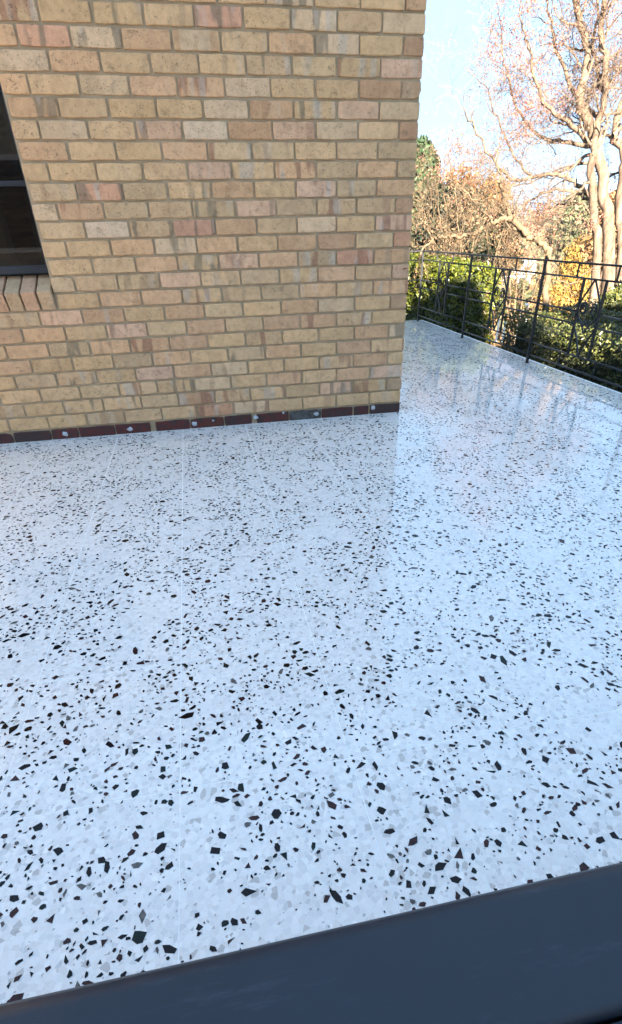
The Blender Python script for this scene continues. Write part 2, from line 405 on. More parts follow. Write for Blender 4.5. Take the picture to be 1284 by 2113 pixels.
ROWS = {  # from the corner outwards; * marks a banded brick
 23: 'O Y Y W* Y y G Y Y Y', 22: 'W Y W* Y R* Y y* Y y* B', 21: 'B y W* O Y Y O W* R* O*', 20: 'P y* G* Y* Y Y Y O W W',
 19: 'D B Y Y W O* O W Y O', 18: 'W P Y* O W Y Y Y O*', 17: 'B Y W P B w P* Y W Y', 16: 'G Y Y G G* O y Y O',
 15: 'G O G O* Y* P Y G Y y', 14: 'O G* P* y O Y* G R* G', 13: 'B Y Y* G P* G* Y G O* W', 12: 'P* Y W y O* R* Y* w G',
 11: 'R G B O Y O W* O Y Y', 10: 'O R* G* O P Y* O y Y', 9: 'P* Y O Y* G Y P G Y G', 8: 'O* Y O G Y y* O O Y',
 7: 'D Y W O Y G O y O* P* G', 6: 'Y Y* O* O Y O G P* Y O O* y', 5: 'W* O* Y Y Y* y O O* O G* O', 4: 'Y* O Y O G* Y O* G Y y O',
 3: 'G O Y* Y Y W O P y Y* G Y', 2: 'P* O Y* O Y W Y* Y* G y Y', 1: 'D* Y* P* Y Y* Y* B* G Y* y* y G', 0: 'Y Y Y Y W* R* Y* Y y y Y Y'}
brg = random.Random(5)
def brick_mesh(L, H, D, seed):
    """box with a slightly uneven rounded front (towards -y); the origin is the front centre"""
    rg = random.Random(seed); nx = 5 if L > .15 else 3; ring = []
    hx, hz = L / 2, H / 2
    P = [(-hx + L * i / nx, -hz) for i in range(nx)] + [(hx, -hz), (hx, 0)] + [(hx - L * i / nx, hz) for i in range(nx)] + [(-hx, hz), (-hx, 0)]
    chipc = rg.random()
    for (a, b) in P:
        corner = abs(abs(a) - hx) < 1e-6 and abs(abs(b) - hz) < 1e-6
        q = .0018 + (rg.uniform(.0, .0035) + (.006 if rg.random() < .025 else 0) if corner else 0)
        a2 = a - math.copysign(q if abs(abs(a) - hx) < 1e-6 else 0, a) + rg.uniform(-.0010, .0010)
        b2 = b - math.copysign((q if abs(abs(b) - hz) < 1e-6 else 0), b) + rg.uniform(-.0014, .0014)
        ring.append((a2, b2))
    n = len(P); v = []
    tilt = rg.uniform(-.0012, .0012); yo = rg.uniform(-.0008, .0010)
    for (a, b) in ring: v.append((a * (1 - .004 / hx), yo + tilt * a / hx + rg.uniform(-.0004, .0004), b * (1 - .004 / hz)))
    for (a, b) in ring: v.append((a, yo + .0022 + tilt * a / hx, b))
    for (a, b) in ring: v.append((a, D, b))
    f = [tuple(range(n))]
    for k in range(2):
        for i in range(n): f.append((k * n + i, (k + 1) * n + i, (k + 1) * n + (i + 1) % n, k * n + (i + 1) % n))
    me = bpy.data.meshes.new('brick'); me.from_pydata(v, [], f)
    bm = bmesh.new(); bm.from_mesh(me); bmesh.ops.recalc_face_normals(bm, faces=bm.faces); bm.to_mesh(me); bm.free()
    me.materials.append(M_brick); return me
STR = [brick_mesh(BL, BH, .05, s) for s in range(14)]
STR_C = [brick_mesh(BL, BH, .11, s + 50) for s in range(3)]
HDR = [brick_mesh(.1115, BH, .23, s + 90) for s in range(5)]
HALF = [brick_mesh(.110, BH, .05, s + 70) for s in range(3)]
def tone(tok):
    c = [(a * .68 + b * .32) * f for a, b, f in zip(PAL[tok[0]], (.56, .385, .22), (1.17, 1.07, 1.02))]; k = brg.uniform(.90, 1.08); j = brg.uniform(-.012, .012)
    band = .85 if '*' in tok else (.08 if brg.random() < .75 else .4)
    return (c[0] * k + j, c[1] * k + j * .4, c[2] * k - j * .4, band)
def put(me, x, z, tok, y=0):
    o = link('brick', me, None, wall); o.location = (x + brg.uniform(-.0015, .0015), y + brg.uniform(-.0014, .0014), z + brg.uniform(-.0012, .0012))
    o.rotation_euler = (0, brg.uniform(-.006, .006), 0); o.color = tone(tok); return o
POOL = 'YYYyOGWPY*O*'
for k in range(0, 27):
    z = Z0 + k * CP + BH / 2
    toks = ROWS.get(k, 'Y y O Y G W Y O Y Y').split()
    x = 0.0; n = 0
    while x > -2.95:
        tok = toks[n] if n < len(toks) else brg.choice(['Y', 'y', 'O', 'G', 'W', 'Y*'])
        if n == 0 and k % 2: L = .1115; me = brg.choice(HDR)
        else: L = BL; me = brg.choice(STR_C if n == 0 else STR)
        x0 = x - L
        if 8 <= k < 24:
            if x <= WX + .05: break
            if x0 < WX:                      # cut brick at the jamb
                L = x - WX
                if L < .03: break
                me = brick_mesh(L, BH, .11, 300 + k); x0 = WX
        put(me, x0 + L / 2, z, tok); x = x0 - .0075; n += 1
# the side wall's brickwork round the corner and the far left: many more bricks, joined
sv_, sf_ = [], []
def add_joined(x, y, z, rz, L):
    b = len(sv_); hx, hz = L / 2 - .001, BH / 2 - .001; c, s = math.cos(rz), math.sin(rz)
    for (a, d, e) in ((-hx, 0, -hz), (hx, 0, -hz), (hx, 0, hz), (-hx, 0, hz), (-hx, .02, -hz), (hx, .02, -hz), (hx, .02, hz), (-hx, .02, hz)):
        sv_.append((x + a * c - d * s, y + a * s + d * c, z + e))
    for q in ((0, 1, 2, 3), (0, 4, 5, 1), (1, 5, 6, 2), (2, 6, 7, 3), (3, 7, 4, 0)): sf_.append(tuple(b + i for i in q))
for k in range(0, 31):
    z = Z0 + k * CP + BH / 2
    y = .12 if k % 2 == 0 else .24
    while y < 4.3: add_joined(0, y + BL / 2, z, math.pi / 2, BL); y += .24
    if k >= 27:
        x = 0 if k % 2 == 0 else -.12
        if k % 2: add_joined(-.055, 0, z, 0, .11)
        while x > -3.7: add_joined(x - BL / 2, 0, z, 0, BL); x -= .24

    x = WL - .02 - (.12 if k % 2 else 0)
    while x > -9.4: add_joined(x - BL / 2, 0, z, 0, BL); x -= .24
me = bpy.data.meshes.new('brickwork'); me.from_pydata(sv_, [], sf_); me.materials.append(M_brick)
o = link('brickwork', me, None, wall); o['kind'] = 'stuff'; o.color = (.42, .295, .17, .3)
# red base course, half sunk behind the new floor
bx = 0.0; brg2 = random.Random(3)
REDS = [(.060, .026, .022), (.085, .022, .018), (.080, .022, .018), (.095, .10, .095), (.10, .022, .018), (.075, .022, .02), (.12, .028, .018), (.105, .02, .016), (.11, .022, .018), (.10, .02, .017), (.12, .02, .016)]
n = 0
while bx > -3.0:
    L = (.23, .115, .23, .23, .23, .19, .23, .23, .23, .23, .17, .23, .23)[n % 13]
    me = brick_mesh(L, .070, .10, 500 + n); me.materials.clear(); me.materials.append(M_base)
    o = link('base_brick', me, None, wall); o.location = (bx - L / 2, .001, .030); c = REDS[n % len(REDS)]; o.color = (*c, 1)
    if n == 3: o['label'] = 'grey cement-smeared base brick'
    bx -= L + (.003 if n not in (4, 7) else .03); n += 1
for (u, v_) in ((135, 896), (268, 886), (402, 875), (528, 862), (653, 854), (770, 842), (440, 868), (585, 852)):
    a, b = (u - CX) / F, (v_ - CY) / F; d = r0 * a + r1 * b + r2; q = CAMP + d * ((-.004 - CAMP.y) / d.y)
    big = 1 if u not in (440, 585) else .45
    bm = bmesh.new(); bmesh.ops.create_icosphere(bm, subdivisions=2, radius=1)
    for vv in bm.verts:
        k = 1 + 1.1 * noise.noise(vv.co * 2.3 + Vector((u, 0, 0)))
        vv.co = Vector((vv.co.x * .016 * k * big, vv.co.y * .0022, vv.co.z * .013 * k * big))
    me = bpy.data.meshes.new('filler_dab'); bm.to_mesh(me); bm.free()
    for p in me.polygons: p.use_smooth = True
    link('filler_dab', me, M_dab, wall).location = (q.x, -.001, max(q.z, .012))
a, b = (836 - CX) / F, (554.5 - CY) / F; d = r0 * a + r1 * b + r2; q = CAMP + d * ((-.003 - CAMP.y) / d.y)
mk = MB(); mk.tube([(-.016, 0, -.003), (-.006, -.001, -.001), (.004, -.001, .001), (.017, 0, .004)], [.0018, .0032, .0028, .0012], 6)
link('rusty_tie', mk.mesh('rusty_tie', True), plain('rusty_red_tie', (.10, .018, .012), .7, .2, 90), wall).location = q
# window in its opening (its left side runs out of the picture)
win = thing('window', None, None); win.parent = house
fr = MB()
fr.box(WL + .9, WX, .085, .125, .945, .985)                      # bottom rail
fr.box(WX - .022, WX, .088, .122, .985, WZ1)                     # right stile
fr.box(WL + .9, WX - .022, .085, .120, WZ1 - .04, WZ1)
fr.build('frame', M_navy, win, bevel=.003)
MB().box(WL + .9, WX - .022, .092, .116, 1.355, 1.378).build('glazing_bar', M_navy, win, bevel=.002)
for (a, b) in ((.985, 1.355), (1.378, WZ1 - .04)): MB().box(WL + .9, WX - .022, .102, .106, a, b).build('pane', M_glass, win)
sh = MB()
sh.box(WX - .058, WX - .030, .150, .175, .985, WZ1); sh.box(WX - .215, WX - .187, .150, .175, .985, WZ1)
for z in [1.0 + .034 * i for i in range(32)]:
    m4 = Matrix.Translation((WX - .122, .163, z)) @ Matrix.Rotation(R_(38), 4, 'X')
    sh.box(-.066, .066, -.018, .018, -.003, .003, m4)
sh.box(WX - .215, WX - .030, .178, .182, .985, WZ1); sh.build('louvred_shutter', M_dark, win)
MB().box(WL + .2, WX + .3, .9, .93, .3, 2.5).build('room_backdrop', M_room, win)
sg = random.Random(2)
for i in range(12):
    bm_ = brick_mesh(.076, .215, .115, 700 + i) if i < 6 else bm_
    o = link('sill_brick', bm_, None, win)
    x = WX - .008 - .038 - i * .0865
    # length lies in the depth of the wall, top slopes down to the front
    o.rotation_euler = (R_(-90 + 17) , 0, 0)
    o.rotation_euler = (0, 0, 0)
    L_, H_ = .19, .108
    mbk = MB(); mbk.box(-.038, .038, 0, L_, -H_, 0)
    me = mbk.mesh('sill_brick', bevel=.005); me.materials.append(M_brick); o.data = me
    o.location = (x, -.040 + sg.uniform(-.002, .002), .858 + sg.uniform(-.002, .002)); o.rotation_euler = (R_(24), sg.uniform(-.02, .02), 0)
    c = PAL['YOyO'[i % 4]]; o.color = (c[0] * 1.06, c[1] * 1.04, c[2] * 1.12, .2)
MB().box(WL + .9, WX - .002, .012, .20, WZ0, .84).build('sill_bed', M_mortar, win)
# plain roof over the house, above the picture
rf = MB(); rf.box(WL - .2, .12, -.12, 4.8, WTOP, WTOP + .16); rf.build('roof', M_roof, house)

# ================================================================ foreground parapet with the painted cap
par = thing('parapet', 'low parapet with a blue grey painted cap across the bottom of the picture', 'parapet', (-1, -3.6, 0))
par.location = (0, 0, 0)
ZC = .60
yf = .004 + CAMP.y + (3.74 - 3.2560) * (CAMP.z - ZC) / CAMP.z
yn = CAMP.y + (3.74 - 3.4835) * (CAMP.z - ZC) / CAMP.z
sec = []
wd = yf - yn
prof = [(yn, ZC - .030), (yn, ZC - .006), (yn + .003, ZC - .001), (yn + .010, ZC), (yf - .016, ZC), (yf - .006, ZC - .002), (yf - .001, ZC - .008), (yf, ZC - .03)]
cv, cf = [], []
NX = 60
for i in range(NX + 1):
    x = -3.6 + 5.2 * i / NX
    bend = .0025 * math.sin(x * 2.1 + .5) + .0015 * noise.noise(Vector((x * 3, 0, 0)))
    for (y, z) in prof: cv.append((x, y + bend, z + .0008 * noise.noise(Vector((x * 5, y * 30, 1)))))
k = len(prof)
for i in range(NX):
    for j in range(k):
        cf.append((i * k + j, i * k + (j + 1) % k, (i + 1) * k + (j + 1) % k, (i + 1) * k + j))
cf.append(tuple(range(k))[::-1]); cf.append(tuple(NX * k + j for j in range(k)))
me = bpy.data.meshes.new('cap'); me.from_pydata(cv, [], cf)
bm = bmesh.new(); bm.from_mesh(me); bmesh.ops.recalc_face_normals(bm, faces=bm.faces); bm.to_mesh(me); bm.free()
for p in me.polygons: p.use_smooth = abs(p.normal.x) < .5
me.materials.append(M_cap); link('cap', me, None, par)
MB().box(-3.6, 1.6, yn - .060, yn - .005, ZC - .045, ZC - .008).build('inner_ledge', M_cap, par, bevel=.003)
MB().box(-3.6, 1.6, yn - .05, yf - .02, -.2, ZC - .0455).build('base_wall', M_conc, par)

# ================================================================ railing
RX, RZ = 1.729, (.852, .752, .515, .422, .185, .077)
def bar(mb, p, q, r=.006, n=8): mb.tube([p, q], r, n)
def sqbar(mb, p, q, h):
    p, q = Vector(p), Vector(q); d = (q - p); L = d.length
    m4 = Matrix.Translation((p + q) / 2) @ d.to_track_quat('Z', 'X').to_matrix().to_4x4()
    mb.box(-h, h, -h, h, -L / 2, L / 2, m4)
def railing(name, label, origin, rz, posts, bays):
    """built along local +s (x axis), local plane y=0"""
    rt = thing(name, label, 'railing', origin, 'iron railings round the terrace'); rt.rotation_euler = (0, 0, rz)
    for s in posts:
        m_ = MB(); sqbar(m_, (s, 0, -.002), (s, 0, .852), .0105); m_.build('post', M_iron, rt, bevel=.0015)
        m_ = MB(); m_.box(s - .016, s + .016, -.016, .016, 0, .005); m_.build('foot_plate', M_iron, rt, bevel=.001)
    s0, s1 = bays[0][0], bays[-1][1]
    m_ = MB(); m_.box(s0 - .008, s1 + .008, -.011, .011, .847, .861); m_.build('top_rail', M_iron, rt, bevel=.002)
    for (a, b) in bays:
        c = (a + b) / 2; h = (b - a) / 2
        for z in (RZ[1], RZ[4], RZ[5]):
            m_ = MB(); bar(m_, (a + .008, 0, z), (b - .008, 0, z), .0072); m_.build('rail', M_iron, rt, smooth=True)
        for z in (RZ[2], RZ[3]):
            for (p, q) in ((a + .008, c - .142), (c + .142, b - .008)):
                m_ = MB(); bar(m_, (p, 0, z), (q, 0, z), .0075); m_.build('rail', M_iron, rt, smooth=True)
        for t in (1 / 3, 2 / 3):
            s = a + (b - a) * t
            m_ = MB(); sqbar(m_, (s, 0, RZ[1] + .004), (s, 0, .848), .0055); m_.build('short_baluster', M_iron, rt)
            m_ = MB(); sqbar(m_, (s, 0, RZ[5] + .004), (s, 0, RZ[4] - .004), .0055); m_.build('short_baluster', M_iron, rt)
        # ornamental panel of flat bar and scrolls
        pn = MB()
        for s in (c - .14, c + .14): sqbar(pn, (s, 0, RZ[4] + .004), (s, 0, RZ[1] - .004), .0085)
        for sg_ in (-1, 1):
            pn.tube([(c + sg_ * .004, 0, RZ[1] - .004), (c + sg_ * .06, 0, .675), (c + sg_ * .112, 0, .605), (c + sg_ * .134, 0, .57)], .0078, 6)
            pn.tube([(c + sg_ * .134, 0, .40), (c + sg_ * .085, 0, .34), (c + sg_ * .03, 0, .25), (c + sg_ * .003, 0, RZ[4] + .004)], .0078, 6)
        pn.build('panel_frame', M_iron, rt)
        sc_ = MB()
        for sg_ in (-1, 1):
            cx, cz = c + sg_ * .064, .540
            # ring that unrolls into a curl down to the middle
            pts = []
            for i in range(34):
                th = R_(-20 + 15.5 * i); rr = .018 + .00085 * i
                pts.append((cx + sg_ * rr * math.cos(th), 0, cz + rr * math.sin(th)))
            sc_.tube(pts, .0075, 6)
            pts = []
            for i in range(26):
                t = i / 25; pts.append((c + sg_ * (.128 - .122 * math.sin(t * math.pi / 2) ** 1.3), 0, .50 - .135 * math.sin(t * math.pi * .5) + .02 * math.sin(t * math.pi)))
            sc_.tube(pts, .0072, 6)
            pts = []
            for i in range(20):
                th = R_(90 + sg_ * 16 * i); rr = .026 - .0009 * i
                pts.append((c + sg_ * .030 + rr * math.cos(th) * 1, 0, .435 + rr * math.sin(th)))
            sc_.tube(pts, .006, 6)
        sc_.build('scrollwork', M_iron, rt, smooth=True)
    return rt
SP = 1.4803
pl = [4.217 - SP * i for i in range(6)]
# local s runs towards -y from the far corner post
railing('iron_railing', 'long black wrought iron railing with scroll panels along the right edge of the terrace', (RX, 4.217, 0), R_(-90), [SP * i for i in range(6)], [(SP * i, SP * (i + 1)) for i in range(5)])
railing('iron_railing', 'short black iron railing between the house wall and the far corner post', (RX, 4.217, 0), R_(180), [1.70], [(.009, 1.70)])

# ================================================================ foliage helpers
NR = np.random.default_rng(4)
def leaves_mesh(name, P, size, mat, aspect=.55, normal=None, spread=1.0):
    P = np.asarray(P); n = len(P)
    d = NR.normal(size=(n, 3));
    if normal is not None: d = d * spread + np.asarray(normal)
    d /= np.linalg.norm(d, axis=1)[:, None] + 1e-9
    a = np.cross(d, NR.normal(size=(n, 3))); a /= np.linalg.norm(a, axis=1)[:, None] + 1e-9
    b = np.cross(d, a)
    s = (size * NR.uniform(.6, 1.3, n))[:, None]
    fold = d * s * .18
    # pointed leaf: 4 points, the sides lifted a little
    V = np.stack([P - a * s, P + b * s * aspect + fold, P + a * s, P - b * s * aspect + fold], 1).reshape(-1, 3)
    Fq = np.arange(n * 4).reshape(n, 4)
    me = np_mesh(name, V, Fq); me.materials.append(mat); return me
def hedge(name, label, x0, x1, y0, y1, z0, z1, n, size, mat, seed, group='clipped hedges beside the terrace', bump=.10):
    rt = thing(name, label, 'hedge', ((x0 + x1) / 2, (y0 + y1) / 2, z0), group); L = rt.location.copy()
    rg = np.random.default_rng(seed)
    w_, d_, h_ = x1 - x0, y1 - y0, z1 - z0
    A = np.array([w_ * d_, d_ * h_, w_ * h_, w_ * h_ , d_ * h_]); A = A / A.sum()
    f = rg.choice(5, n, p=A); u, v = rg.random(n), rg.random(n)
    P = np.zeros((n, 3)); N = np.zeros((n, 3))
    def s(m, x, y, z, nn): P[m] = np.stack([x, y, z], 1); N[m] = nn
    m = f == 0; k = m.sum(); s(m, u[m] * w_, v[m] * d_, np.full(k, h_), (0, 0, 1))
    m = f == 1; k = m.sum(); s(m, np.zeros(k), u[m] * d_, v[m] * h_, (-1, 0, 0))
    m = f == 2; k = m.sum(); s(m, u[m] * w_, np.zeros(k), v[m] * h_, (0, -1, 0))
    m = f == 3; k = m.sum(); s(m, u[m] * w_, np.full(k, d_), v[m] * h_, (0, 1, 0))
    m = f == 4; k = m.sum(); s(m, np.full(k, w_), u[m] * d_, v[m] * h_, (1, 0, 0))
    nz = np.array([noise.noise(Vector(p * 2.6 + seed)) + .6 * noise.noise(Vector(p * 7 + seed)) for p in P])
    keep = nz + rg.normal(0, .25, n) > -.45
    P = P + N * (nz * bump)[:, None] - N * (rg.exponential(.035, n))[:, None] + rg.normal(0, .012, (n, 3))
    # round the shoulders
    P[:, 2] -= np.clip(.10 - np.minimum(P[:, 0], w_ - P[:, 0]), 0, .1) * .5 * (P[:, 2] > h_ - .15)
    P, N = P[keep], N[keep]
    P += np.array([-w_ / 2, -d_ / 2, 0])
    o = link('foliage', leaves_mesh('foliage', P, size, mat, .5, N * .9 + np.array([0, 0, .45])), None, rt); o['kind'] = 'stuff'
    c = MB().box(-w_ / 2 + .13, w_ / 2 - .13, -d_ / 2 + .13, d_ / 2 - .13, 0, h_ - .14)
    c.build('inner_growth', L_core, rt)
    st = MB()
    r2_ = random.Random(seed)
    for i in range(int(d_ / .35)):
        y = -d_ / 2 + .2 + i * .35; st.tube([(r2_.uniform(-.1, .1), y, 0), (r2_.uniform(-.15, .15), y + r2_.uniform(-.1, .1), .35)], .02, 6)
    st.build('stems', B_dark, rt)
    return rt
GZ = -1.0
hedge('hedge', 'tall glossy green laurel hedge with a sunlit top behind the far railing', 2.10, 2.78, 3.95, 7.6, GZ, .69, 46000, .028, L_laurel, 3)
hedge('hedge', 'low clipped small leaved hedge behind the nearer railing bays', 2.22, 3.4, -2.5, 2.72, GZ, .29, 68000, .018, L_box, 8)

def crown(name, mat, parent, blobs, n, size, seed, depth=.4, flat=.8):
    """blobs: (centre, radius) ; leaves on noisy shells of the blobs"""
    rg = np.random.default_rng(seed); Ps = []
    tot = sum(r * r for _, r in blobs); o0 = Vector(parent.location)
    for c, r in blobs:
        k = max(20, int(n * r * r / tot)); d = rg.normal(size=(k, 3)); d /= np.linalg.norm(d, axis=1)[:, None]
        nz = np.array([noise.noise(Vector(x * 1.8 + seed + r)) for x in d]) * .45 + np.array([noise.noise(Vector(x * 5 + seed)) for x in d]) * .3
        rr = r * (1 + nz - rg.exponential(depth * .35, k)); rr = np.clip(rr, r * .15, None)
        Ps.append(np.array(c - o0) + d * rr[:, None] * np.array([1, 1, flat]))
    P = np.concatenate(Ps)
    o = link(name, leaves_mesh(name, P, size, mat, .6), None, parent); o['kind'] = 'stuff'; return o

# ---- branching skeletons
def tubes_mesh(name, lines, mat):
    """lines: list of (pts (k,3), radii) -> one mesh, sides by radius"""
    V, Fq = [], []; base = 0
    for P, Rr in lines:
        P = np.asarray(P); Rr = np.asarray(Rr); K = len(P)
        n = 8 if Rr[0] > .05 else 5 if Rr[0] > .012 else 3
        T = np.gradient(P, axis=0); T /= np.linalg.norm(T, axis=1)[:, None] + 1e-9
        ref = np.array([.31, .95, .1]) if abs(T[0][2]) > .7 else np.array([.05, .1, 1.0])
        A = np.cross(T, ref); A /= np.linalg.norm(A, axis=1)[:, None] + 1e-9; B = np.cross(T, A)
        g = np.arange(n) * 2 * np.pi / n
        ring = P[:, None, :] + (A[:, None, :] * np.cos(g)[None, :, None] + B[:, None, :] * np.sin(g)[None, :, None]) * Rr[:, None, None]
        V.append(ring.reshape(-1, 3))
        i = np.arange(K - 1)[:, None] * n; j = np.arange(n)[None, :]; j2 = (j + 1) % n
        Fq.append((np.stack([i + j, i + j2, i + n + j2, i + n + j], -1).reshape(-1, 4)) + base); base += K * n
    me = np_mesh(name, np.concatenate(V), np.concatenate(Fq), True); me.materials.append(mat); return me
def smooth_path(pts, sub=5, wob=.03, rg=None):
    pts = [Vector(p) for p in pts]; out = []
    for i in range(len(pts) - 1):
        p0 = pts[max(i - 1, 0)]; p1 = pts[i]; p2 = pts[i + 1]; p3 = pts[min(i + 2, len(pts) - 1)]
        for k in range(sub):
            t = k / sub
            q = .5 * ((2 * p1) + (p2 - p0) * t + (2 * p0 - 5 * p1 + 4 * p2 - p3) * t * t + (-p0 + 3 * p1 - 3 * p2 + p3) * t ** 3)
            if rg and (i or k): q = q + Vector((rg.gauss(0, wob), rg.gauss(0, wob), rg.gauss(0, wob)))
            out.append(q)
    out.append(pts[-1]); return out
class Tree:
    def __init__(s, seed, gn=.28, up=.05, ratio=.62, step=.12, maxl=4):
        s.rg = random.Random(seed); s.lines = []; s.tips = []; s.gn = gn; s.up = up; s.ratio = ratio; s.step = step; s.maxl = maxl
    def limb(s, pts, r0_, r1_, lvl=1, dens=1.0, L=1.0, start=.2):
        P = smooth_path(pts, 6, s.gn * .05, s.rg); K = len(P)
        Rr = [r0_ + (r1_ - r0_) * (i / (K - 1)) ** .8 for i in range(K)]
        s.lines.append((P, Rr, 0))
        tot = sum((P[i + 1] - P[i]).length for i in range(K - 1)); nb = int(tot / .24 * dens)
        for b in range(nb):
            t = start + (1 - start) * (b + s.rg.random()) / nb; i = min(K - 2, int(t * (K - 1)))
            d = (P[i + 1] - P[i]).normalized(); s.grow(P[i], s.side(d, 35, 75), L * s.rg.uniform(.6, 1.25) * (1.1 - .4 * t), max(Rr[i] * .38, .009), lvl)
        s.grow(P[-1], (P[-1] - P[-2]).normalized(), L * .9, r1_, lvl)
    def side(s, d, a0, a1):
        ax = d.cross(Vector((s.rg.gauss(0, 1), s.rg.gauss(0, 1), s.rg.gauss(0, 1)))).normalized()
        return (Quaternion(ax, R_(s.rg.uniform(a0, a1))) @ d).normalized()
    def grow(s, p, d, L, r, lvl):
        K = max(3, int(L / (s.step * (.8 if lvl > 2 else 1)))); st = L / K; P = [p.copy()]; d = d.copy(); rg = s.rg
        for i in range(K):
            d = (d + Vector((rg.gauss(0, s.gn), rg.gauss(0, s.gn), rg.gauss(0, s.gn) + s.up))).normalized(); P.append(P[-1] + d * st)
        Rr = [max(.0022, r * (1 - .75 * i / K)) for i in range(K + 1)]
        s.lines.append((P, Rr, lvl))
        if lvl >= s.maxl: s.tips.append(P[-1]); s.tips.append(P[len(P) // 2]) if rg.random() < .3 else None; return
        nb = rg.choice((2, 3, 3, 4)) if L > .3 else 2
        for b in range(nb):
            t = .2 + .8 * (b + rg.random()) / nb; i = min(K - 1, int(t * K))
            dd = (P[i + 1] - P[i]).normalized()
            s.grow(P[i], s.side(dd, 25, 65), L * s.ratio * rg.uniform(.7, 1.25), max(.0022, Rr[i] * .6), lvl + 1)
        if rg.random() < .8: s.grow(P[-1], d, L * s.ratio, Rr[-1], lvl + 1)
    def build(s, name, label, cat, mat, loc, leafmat=None, leafn=0, leafs=.03, spread=.04, group=None, twigmat=None):
        rt = thing(name, label, cat, loc, group); L = np.array(loc)
        big = [(np.array([tuple(q) for q in P]) - L, R2) for P, R2, l in s.lines if l == 0]
        sm = [(np.array([tuple(q) for q in P]) - L, R2) for P, R2, l in s.lines if l > 0]
        link('trunk', tubes_mesh('trunk', big, mat), None, rt)
        o = link('branches', tubes_mesh('branches', sm, twigmat or mat), None, rt); o['kind'] = 'stuff'
        if leafmat and leafn and s.tips:
            rg = np.random.default_rng(3); T = np.array([tuple(t) for t in s.tips]) - L
            w_ = np.array([max(.02, .5 + 1.6 * noise.noise(Vector(t * 1.1))) for t in T]) ** 2; w_ /= w_.sum()
            idx = rg.choice(len(T), leafn, p=w_); P = T[idx] + rg.normal(0, spread, (leafn, 3))
            o = link('leaves', leaves_mesh('leaves', P, leafs, leafmat, .6), None, rt); o['kind'] = 'stuff'
        return rt
def wp(seq, dist, dd=0, rg=None, wob=.25):
    out = []; n = len(seq)
    for i, (u, v) in enumerate(seq):
        out.append(W(u, v, dist + dd * i / max(1, n - 1) + (rg.uniform(-wob, wob) if rg else 0)))
    return out
def down(p, z): return Vector((p.x, p.y, z))

# ================================================================ ground and hills
gv, gf = [], []; NG = 70
def gz(x, y):
    d = math.hypot(x + 1, y + 3)
    z = GZ if d < 11 else GZ - min(6.5, (d - 11) * .16)
    if d > 70: z += (d - 70) * .05
    return z + (noise.noise(Vector((x * .02, y * .02, 0))) * min(2.5, d * .02) if d > 14 else 0)
rad = [0, 4, 7, 9, 11, 13, 15, 18, 22, 27, 33, 40, 50, 60, 75, 95, 120, 150, 190, 240, 262]
NA = 72
for r in rad:
    for a in range(NA):
        x, y = -1 + r * math.cos(6.28319 * a / NA), -3 + r * math.sin(6.28319 * a / NA); gv.append((x, y, gz(x, y)))
for i in range(len(rad) - 1):
    for a in range(NA):
        b = (a + 1) % NA; gf.append((i * NA + a, i * NA + b, (i + 1) * NA + b, (i + 1) * NA + a)) if i else gf.append((a, NA + b, NA + a))
me = bpy.data.meshes.new('ground'); me.from_pydata(gv, [], gf)
bm = bmesh.new(); bm.from_mesh(me); bmesh.ops.recalc_face_normals(bm, faces=bm.faces)
if sum(f.normal.z for f in bm.faces) < 0: bmesh.ops.reverse_faces(bm, faces=bm.faces)
bm.to_mesh(me); bm.free()
gr = link('ground', me, M_ground); gr['kind'] = 'structure'
for p in me.polygons: p.use_smooth = True
# walls that carry the terrace
tb = MB().box(TX0, TX1 - .03, TY0, TY1 - .03, GZ - .3, -.205).build('terrace_base', M_conc); tb['kind'] = 'structure'
pv = MB().box(TX0, 4, -7.3, TY0 - .005, GZ - .3, -.02).build('rear_paving', M_paving); pv['kind'] = 'structure'

fc = MB().box(-16, TX0 - .005, -7.3, -.01, GZ - .3, -.03).build('bounce_forecourt', M_paving); fc['kind'] = 'structure'  # unseen paving added to bounce warm sunlight onto the brick wall
# ================================================================ unseen blocks added behind the camera to shade the terrace
rb = thing('shade_caster', 'unseen stepped blocks added behind the camera to shade the terrace', 'shade caster', (0, 0, 0))
RB = ((-5.1, -1.4, 5.32), (-1.4, .12, 4.25), (.12, .62, 2.75), (.62, 3.2, 4.0))  # widths and heights set by where shade must fall
m_ = MB()
for i, (a, b, h) in enumerate(RB): m_.box(a, b, -8.6 + .01 * i, -7.4 - .01 * i, -1.2, h)
m_.box(.125, .615, -8.1, -7.9, 3.80, 3.97); m_.build('wall', M_render, rb)  # bar over the gap bounds the sun patch on the low hedge
for (a, b, h) in RB: MB().box(a + .01, b - .01, -8.65, -7.35, h, h + .04).build('roof', M_roof, rb)
for x in (-4.2, -2.6):
    f = MB().box(x - .55, x + .55, -7.4, -7.36, .9, 2.2).build('window', M_whitewall, rb)
    MB().box(x - .48, x + .48, -7.36, -7.35, .97, 2.13).build('pane', M_glassdark, f)

# ================================================================ trees
rg = random.Random(21)
